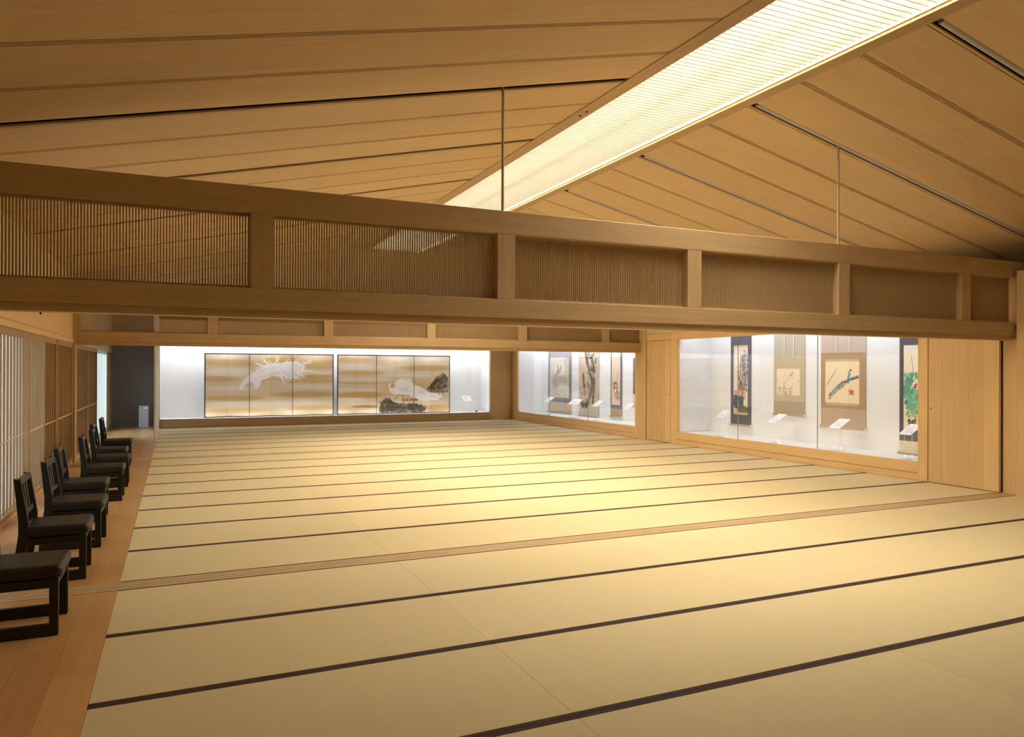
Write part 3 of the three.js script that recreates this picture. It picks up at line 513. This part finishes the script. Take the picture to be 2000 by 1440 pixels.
    blots(x, 700, 10, 470, 240, 520, 20, ['rgba(86,158,130,0.85)', 'rgba(110,176,146,0.8)', 'rgba(62,132,110,0.85)', 'rgba(140,190,160,0.7)']); blots(x, 140, 30, 460, 510, 610, 17, ['rgba(104,164,120,0.8)', 'rgba(130,176,130,0.7)']); stroke(x, [[110, 230], [95, 150], [85, 90]], 'rgb(110,120,100)', 5);
    blots(x, 30, 60, 130, 620, 700, 20, ['rgba(80,64,50,0.8)', 'rgba(120,96,66,0.7)']);
    for (const [a, b, r] of [[130, 345, 38], [190, 235, 28], [230, 210, 34], [330, 300, 40], [400, 220, 34], [300, 420, 36], [175, 175, 18]]) { blots(x, 14, a - r * 0.6, a + r * 0.6, b - r * 0.6, b + r * 0.6, r * 0.6, ['rgba(244,230,226,0.95)', 'rgba(236,206,206,0.9)']); blots(x, 8, a - r * 0.3, a + r * 0.3, b - r * 0.3, b + r * 0.3, r * 0.35, ['rgba(182,60,84,0.9)', 'rgba(150,40,66,0.85)']); }
  }),
};

// ------------------------------------------------------------------ hanging scrolls on the back walls of the right cases
const tex = (t, rough = 0.85) => new THREE.MeshPhysicalMaterial({ map: t, roughness: rough });
const knobM = plain(0.75, 0.70, 0.60, 0.4), rollM = plain(0.45, 0.33, 0.22, 0.5);
function scroll(o) {                     // d0 near edge, d1 far edge; pd0..pd1, py0..py1 painting
  const x = CB - 0.012, dc = (o.d0 + o.d1) / 2, W = o.d1 - o.d0, top = 2.44;
  const t = thing('hanging_scroll', o.label, 'hanging scroll', V(x, o.y0, dc));
  if (o.cuts) {                           // three mounting cloths, top to bottom
    ext('top_cloth', x - 0.003, x + 0.003, o.cuts[0], top, o.d0, o.d1, o.m[0], t, 'y'); ext('middle_cloth', x - 0.0035, x + 0.003, o.cuts[1], o.cuts[0], o.d0, o.d1, o.m[1], t, 'y'); ext('bottom_cloth', x - 0.003, x + 0.003, o.y0, o.cuts[1], o.d0, o.d1, o.m[2], t, 'y');
  } else ext('mounting_cloth', x - 0.003, x + 0.003, o.y0, top, o.d0, o.d1, o.m[0], t, 'y');
  const g = new THREE.BoxGeometry(0.004, o.py1 - o.py0, o.pd1 - o.pd0);
  const pm = mk('painting', g, tex(o.art), t, [-0.005, (o.py0 + o.py1) / 2 - o.y0, -((o.pd0 + o.pd1) / 2 - dc)]);
  if (o.trim) for (const y of [o.py0 - 0.02, o.py1 + 0.02]) ext('silk_strip', x - 0.0055, x, y - 0.02, y + 0.02, o.pd0, o.pd1, o.trim, t, 'y');
  const r = mk('roller', new THREE.CylinderGeometry(0.014, 0.014, W + 0.02, 14), o.roll || rollM, t, [-0.012, 0, 0]); r.rotation.x = Math.PI / 2;
  for (const s of [-1, 1]) { const k = mk('roller_knob', new THREE.CylinderGeometry(0.019, 0.019, 0.03, 14), knobM, t, [-0.012, 0, s * (W / 2 + 0.022)]); k.rotation.x = Math.PI / 2; }
  if (o.ribbons) for (const f of [0.36, 0.66]) ext('hanging_ribbon', x - 0.012, x - 0.006, o.cuts[0] + 0.0, top, o.d1 - W * f - 0.012, o.d1 - W * f + 0.012, o.ribbons, t, 'y');
  ext('hanging_rod', x - 0.012, x + 0.004, top - 0.01, top + 0.02, o.d0, o.d1, rollM, t, 'z');
  return t;
}
const navy = tex(silk('rgb(86,86,96)', 'rgba(58,58,70,0.9)', 260)), grey = tex(silk('rgb(128,128,136)', 'rgba(112,112,122,0.8)', 120)), greyD = tex(silk('rgb(110,110,120)', 'rgba(92,92,104,0.8)', 120));
const sand = plain(0.50, 0.43, 0.35), khaki = plain(0.40, 0.31, 0.19), pink = plain(0.53, 0.43, 0.36), brown = tex(silk('rgb(172,140,108)', 'rgba(146,116,86,0.8)', 40)), tan = plain(0.48, 0.36, 0.25), ivory = plain(0.66, 0.58, 0.46), gold = plain(0.52, 0.42, 0.26), deep = tex(silk('rgb(82,80,88)', 'rgba(64,62,72,0.8)', 160)), cream = plain(0.62, 0.55, 0.40);
scroll({ d0: 10.957, d1: 11.518, y0: 0.425, pd0: 11.04, pd1: 11.43, py0: 0.665, py1: 1.92, m: [navy], art: art.pheasant, trim: gold, label: 'narrow scroll in dark patterned silk showing a pheasant' });
scroll({ d0: 9.638, d1: 10.365, y0: 0.695, cuts: [1.70, 0.93], pd0: 9.743, pd1: 10.29, py0: 1.04, py1: 1.51, m: [sand, gold, khaki], art: art.branches, ribbons: ivory, label: 'pale scroll in gold silk showing small flowering branches' });
scroll({ d0: 8.39, d1: 9.281, y0: 0.552, cuts: [1.772, 0.858], pd0: 8.507, pd1: 9.185, py0: 0.952, py1: 1.626, m: [pink, brown, tan], art: art.kingfisher, trim: gold, ribbons: ivory, label: 'wide scroll in brown silk showing a blue bird on a branch' });
scroll({ d0: 6.93, d1: 7.788, y0: 0.255, cuts: [0.515, 0.436], pd0: 7.005, pd1: 7.714, py0: 0.60, py1: 1.86, m: [deep, deep, cream], art: art.peony, label: 'dark-bordered scroll showing pink peonies and green leaves' });
scroll({ d0: 17.975, d1: 19.366, y0: 0.272, cuts: [0.66, 0.556], pd0: 18.095, pd1: 19.245, py0: 0.69, py1: 1.826, m: [grey, greyD, tan], art: art.cloudBird, label: 'broad grey scroll showing a bird above swirling clouds' });
scroll({ d0: 16.507, d1: 17.547, y0: 0.262, pd0: 16.61, pd1: 17.474, py0: 0.455, py1: 2.15, m: [sand], art: art.pine, label: 'tall scroll showing a dark gnarled pine trunk' });
scroll({ d0: 15.423, d1: 15.94, y0: 0.315, cuts: [0.586, 0.514], pd0: 15.494, pd1: 15.876, py0: 0.61, py1: 2.15, m: [greyD, greyD, khaki], art: art.berries, label: 'narrow grey-bordered scroll showing a brown bird near its foot' });
scroll({ d0: 14.32, d1: 14.94, y0: 0.62, cuts: [1.76, 0.90], pd0: 14.42, pd1: 14.84, py0: 1.0, py1: 1.68, m: [ivory, greyD, ivory], art: art.dark, label: 'half-hidden scroll at the near end of the far right case' });

// ------------------------------------------------------------------ caption stands
const cardTex = canvasTex(256, 320, (x, w, h) => { x.fillStyle = 'rgb(240,241,245)'; x.fillRect(0, 0, w, h); x.fillStyle = 'rgb(120,122,132)'; for (let i = 0; i < 12; i++) x.fillRect(30, 60 + i * 18, 60 + 120 * rnd(), 4); x.fillStyle = 'rgb(60,60,70)'; x.beginPath(); x.arc(40, 288, 12, 0, 7); x.fill(); x.beginPath(); x.arc(150, 288, 9, 0, 7); x.fill(); });
const cardM = tex(cardTex, 0.6), cardE = plain(0.85, 0.85, 0.88, 0.5), acryl = new THREE.MeshPhysicalMaterial({ color: lin(0.95, 0.97, 1), roughness: 0.02, transmission: 1, thickness: 0.004, ior: 1.49 });
function captionStand(d0, d1, label, back = 0.24, group) {
  const dc = (d0 + d1) / 2, w = d1 - d0, t = thing('caption_stand', label, 'caption stand', V(9.45, CF, dc));
  const rise = 0.135, len = Math.hypot(back, rise), p = mk('caption_plate', new THREE.BoxGeometry(len, 0.008, w), [cardE, cardE, cardM, cardE, cardE, cardE], t, [9.33 + back / 2 - 9.45, 0.585 + rise / 2 - CF, 0]);
  p.rotation.z = Math.atan2(rise, back);
  for (const s of [-1, 1]) mk('leg', new THREE.BoxGeometry(0.012, 0.585 + rise * 0.3 - CF - 0.006, 0.004), acryl, t, [9.33 + back * 0.3 - 9.45, (0.585 + rise * 0.3 - CF) / 2 - 0.003, s * w * 0.3]);
  mk('base', new THREE.BoxGeometry(0.14, 0.004, w * 0.8), acryl, t, [9.33 + back * 0.3 - 9.45, 0.002, 0]);
}
captionStand(11.011, 11.213, 'white caption stand beside the narrow pheasant scroll', 0.16); captionStand(9.687, 9.879, 'white caption stand below the flowering branch scroll');
captionStand(8.361, 8.571, 'white caption stand below the blue bird scroll'); captionStand(7.14, 7.329, 'white caption stand in front of the peony scroll');
captionStand(18.16, 18.455, 'white caption stand below the broad cloud scroll', 0.18); captionStand(16.59, 17.057, 'widest white caption stand, between cloud and pine scrolls', 0.17);
captionStand(15.588, 15.816, 'white caption stand just right of the pine trunk scroll', 0.17); captionStand(14.213, 14.419, 'white caption stand at the near end of the far right case', 0.15);
{
  const t = thing('caption_stand', 'white caption stand right of the folding screens', 'caption stand', V(7.82, 0.222, 20.5));
  const p = mk('caption_plate', new THREE.BoxGeometry(0.26, 0.008, 0.22), [cardE, cardE, cardM, cardE, cardE, cardE], t, [0, 0.40, 0]); p.rotation.x = 0.75;
  for (const s of [-1, 1]) mk('leg', new THREE.BoxGeometry(0.004, 0.36, 0.012), acryl, t, [s * 0.09, 0.18, 0]);
  mk('base', new THREE.BoxGeometry(0.2, 0.004, 0.12), acryl, t, [0, 0.002, 0]);
  const d = thing('data_logger', 'tiny black sensor on the far case floor', 'sensor', V(8.13, 0.222, 20.5));
  mk('body', new RoundedBoxGeometry(0.06, 0.045, 0.03, 2, 0.006), M.black, d, [0, 0.0225, 0]); mk('cap', new THREE.CylinderGeometry(0.01, 0.012, 0.012, 12), M.steel, d, [0, 0.05, 0]);
}

// ------------------------------------------------------------------ folding screens
const lacquer = plain(0.012, 0.012, 0.014, 0.3), cloth = plain(0.2, 0.16, 0.1);
function foldingScreen(x0, x1, mat, label) {
  const t = thing('folding_screen', label, 'folding screen', V((x0 + x1) / 2, 0.222, 20.5)), n = 6, p = (x1 - x0) / n, H = 1.655, dz = 0.16;
  for (let i = 0; i < n; i++) {
    const a = [x0 + i * p, i % 2 ? -dz / 2 : dz / 2], b = [x0 + (i + 1) * p, i % 2 ? dz / 2 : -dz / 2], w = Math.hypot(b[0] - a[0], b[1] - a[1]), ang = Math.atan2(-(b[1] - a[1]), b[0] - a[0]);
    const panel = mk('screen_panel', bx(w - 0.004, H, 0.018, 'y'), lacquer, t, [(a[0] + b[0]) / 2 - (x0 + x1) / 2, H / 2, (a[1] + b[1]) / 2]); panel.rotation.y = ang;
    const l = i === 0 ? 0.024 : 0.002, r = i === n - 1 ? 0.024 : 0.002, g = new THREE.BoxGeometry(w - 0.004 - l - r, H - 0.055, 0.004), uv = g.attributes.uv;
    for (let k = 0; k < uv.count; k++) uv.setX(k, (i + uv.getX(k)) / n);
    mk('painted_face', g, mat, panel, [(l - r) / 2, 0, 0.0105]);
    if (i === 0 || i === n - 1) mk('foot_fitting', new RoundedBoxGeometry(0.06, 0.045, 0.026, 1, 0.006), lacquer, panel, [i ? w / 2 - 0.03 : -w / 2 + 0.03, -H / 2 + 0.0225, 0.002], 'black corner fitting');
  }
}
foldingScreen(0.67, 3.925, tex(screenA, 0.7), 'six-panel gold folding screen with a flying white peacock');
foldingScreen(4.015, 7.27, tex(screenB, 0.7), 'six-panel gold folding screen with a white peacock on rocks');

// ------------------------------------------------------------------ chairs (low, black, sled legs); local +x is the front
function makeChair(name) {
  const g = new THREE.Group(); g.name = name;
  const side = (pts, z, nm) => { const s = new THREE.Shape(pts.map(([a, b]) => new THREE.Vector2(a, b))); const e = new THREE.ExtrudeGeometry(s, { depth: 0.03, bevelEnabled: true, bevelThickness: 0.002, bevelSize: 0.002, bevelSegments: 1 }); const m = mk(nm, e, M.chair, g, [0, 0, z - 0.015]); return m; };
  for (const z of [-0.198, 0.198]) {
    side([[0.177, 0.064], [0.217, 0.064], [0.217, 0.322], [0.177, 0.322]], z, 'front_leg');
    side([[-0.218, 0.003], [0.214, 0.003], [0.217, 0.008], [0.217, 0.064], [-0.218, 0.064]], z, 'sled_rail');
    side([[-0.218, 0.064], [-0.160, 0.064], [-0.128, 0.30], [-0.128, 0.43], [-0.172, 0.712], [-0.210, 0.722], [-0.182, 0.43], [-0.182, 0.34]], z, 'rear_leg');
    side([[-0.13, 0.268], [0.177, 0.268], [0.177, 0.310], [-0.13, 0.310]], z, 'side_apron');
  }
  const cross = (nm, x, y, w, h) => mk(nm, new RoundedBoxGeometry(w, h, 0.362, 1, 0.003), M.chair, g, [x, y, 0]);
  cross('front_apron', 0.197, 0.292, 0.03, 0.05); cross('back_apron', -0.15, 0.292, 0.03, 0.05);
  const lean = Math.atan2(0.034, 0.28);
  const top = cross('top_rail', -0.186, 0.698, 0.030, 0.042); top.rotation.z = lean; const low = cross('lower_rail', -0.160, 0.478, 0.028, 0.035); low.rotation.z = lean;
  for (const z of [-0.045, 0.045]) { const s = mk('back_slat', new RoundedBoxGeometry(0.016, 0.20, 0.045, 1, 0.003), M.chair, g, [-0.172, 0.588, z]); s.rotation.z = lean; }
  // padded seat: a rounded slab with a crowned top
  const sg = new RoundedBoxGeometry(0.405, 0.078, 0.43, 5, 0.030), p = sg.attributes.position;
  for (let i = 0; i < p.count; i++) { const x = p.getX(i), y = p.getY(i), z = p.getZ(i); if (y > 0) p.setY(i, y + 0.012 * (1 - (x / 0.2) ** 2) * (1 - (z / 0.215) ** 2)); }
  sg.computeVertexNormals(); mk('seat', sg, M.leather, g, [0.034, 0.349, 0], 'black leather seat pad');
  return g;
}
const spots = [[-0.805, 5.00, 0, 'black low chair nearest the camera, cut off by the left edge'], [-0.788, 6.20, 0.01, 'second black low chair from the camera, just past the floor sill'], [-0.770, 7.215, -0.02, 'third black low chair from the camera along the veranda'], [-0.833, 8.355, 0.01, 'fourth black low chair from the camera along the veranda'],
  [-0.755, 9.565, 0, 'fifth black low chair from the camera along the veranda'], [-0.755, 10.63, 0.02, 'sixth black low chair from the camera, third from the far end'], [-0.83, 11.62, -0.01, 'seventh black low chair, next to last before the far end'], [-0.84, 12.95, 0.02, 'black low chair farthest from the camera in the row']];
{
  const proto = makeChair('low_chair');
  spots.forEach(([x, d, a, label], i) => {
    const c = i ? proto.clone() : proto; c.name = numbered('low_chair'); c.position.set(x, 0, -d); c.rotation.y = a; c.userData = { label, category: 'chair', group: 'row of low black chairs' }; scene.add(c);
  });
}
// ------------------------------------------------------------------ steel bin at the end of the veranda
{
  const t = thing('waste_bin', 'pale metal bin against the dark wall at the far end of the veranda', 'bin', V(-0.715, 0, 20.75));
  const bm = plain(0.42, 0.42, 0.46, 0.4, { metalness: 0.3 });
  mk('body', new RoundedBoxGeometry(0.22, 0.53, 0.2, 2, 0.012), bm, t, [0, 0.268, 0]); mk('lid', new RoundedBoxGeometry(0.226, 0.018, 0.206, 2, 0.006), bm, t, [0, 0.54, 0]);
  mk('notice', new THREE.BoxGeometry(0.1, 0.04, 0.002), cardE, t, [0.045, 0.49, 0.101], 'small white notice');
}
// ------------------------------------------------------------------ garden outside the veranda
{
  const lawn = mk('lawn', new THREE.BoxGeometry(60, 0.1, 90), plain(0.11, 0.15, 0.06, 1), null, [-32, -0.45, -20]); lawn.userData = { kind: 'structure', label: 'green lawn outside the veranda windows' };
  const fol = [plain(0.07, 0.16, 0.05, 0.9), plain(0.10, 0.20, 0.07, 0.9)], bark = plain(0.12, 0.08, 0.05, 0.95);
  [[-8, 14, 3.4], [-10, 21, 4.2], [-7.5, 27, 3.6], [-12, 33, 5], [-8.5, 39, 4.4], [-6, 47, 4.8], [-11, 6, 4]].forEach(([x, d, h], i) => {
    const t = thing('garden_tree', ['nearest garden tree outside the lattice screens','garden tree outside the middle of the veranda','low garden tree outside the far glass window','tall garden tree beyond the far glass window','garden tree far beyond the veranda end','most distant garden tree close to the veranda line','garden tree outside the foreground veranda'][i], 'tree', V(x, -0.4, d), 'garden trees outside the window');
    mk('trunk', new THREE.CylinderGeometry(0.08, 0.14, h * 0.55, 8), bark, t, [0, h * 0.275, 0]);
    const parts = []; for (let k = 0; k < 14; k++) { const g = new THREE.IcosahedronGeometry(h * (0.16 + 0.1 * rnd()), 2), p = g.attributes.position; for (let q = 0; q < p.count; q++) { const s = 1 + 0.22 * Math.sin(p.getX(q) * 9 + k) * Math.cos(p.getZ(q) * 8 + p.getY(q) * 7); p.setXYZ(q, p.getX(q) * s, p.getY(q) * s, p.getZ(q) * s); } g.translate((rnd() - 0.5) * h * 0.7, h * (0.5 + 0.42 * rnd()), (rnd() - 0.5) * h * 0.7); g.computeVertexNormals(); parts.push(g); }
    mk('foliage', mergeGeometries(parts), fol[i % 2], t);
  });
}
renderer.render(scene, camera);
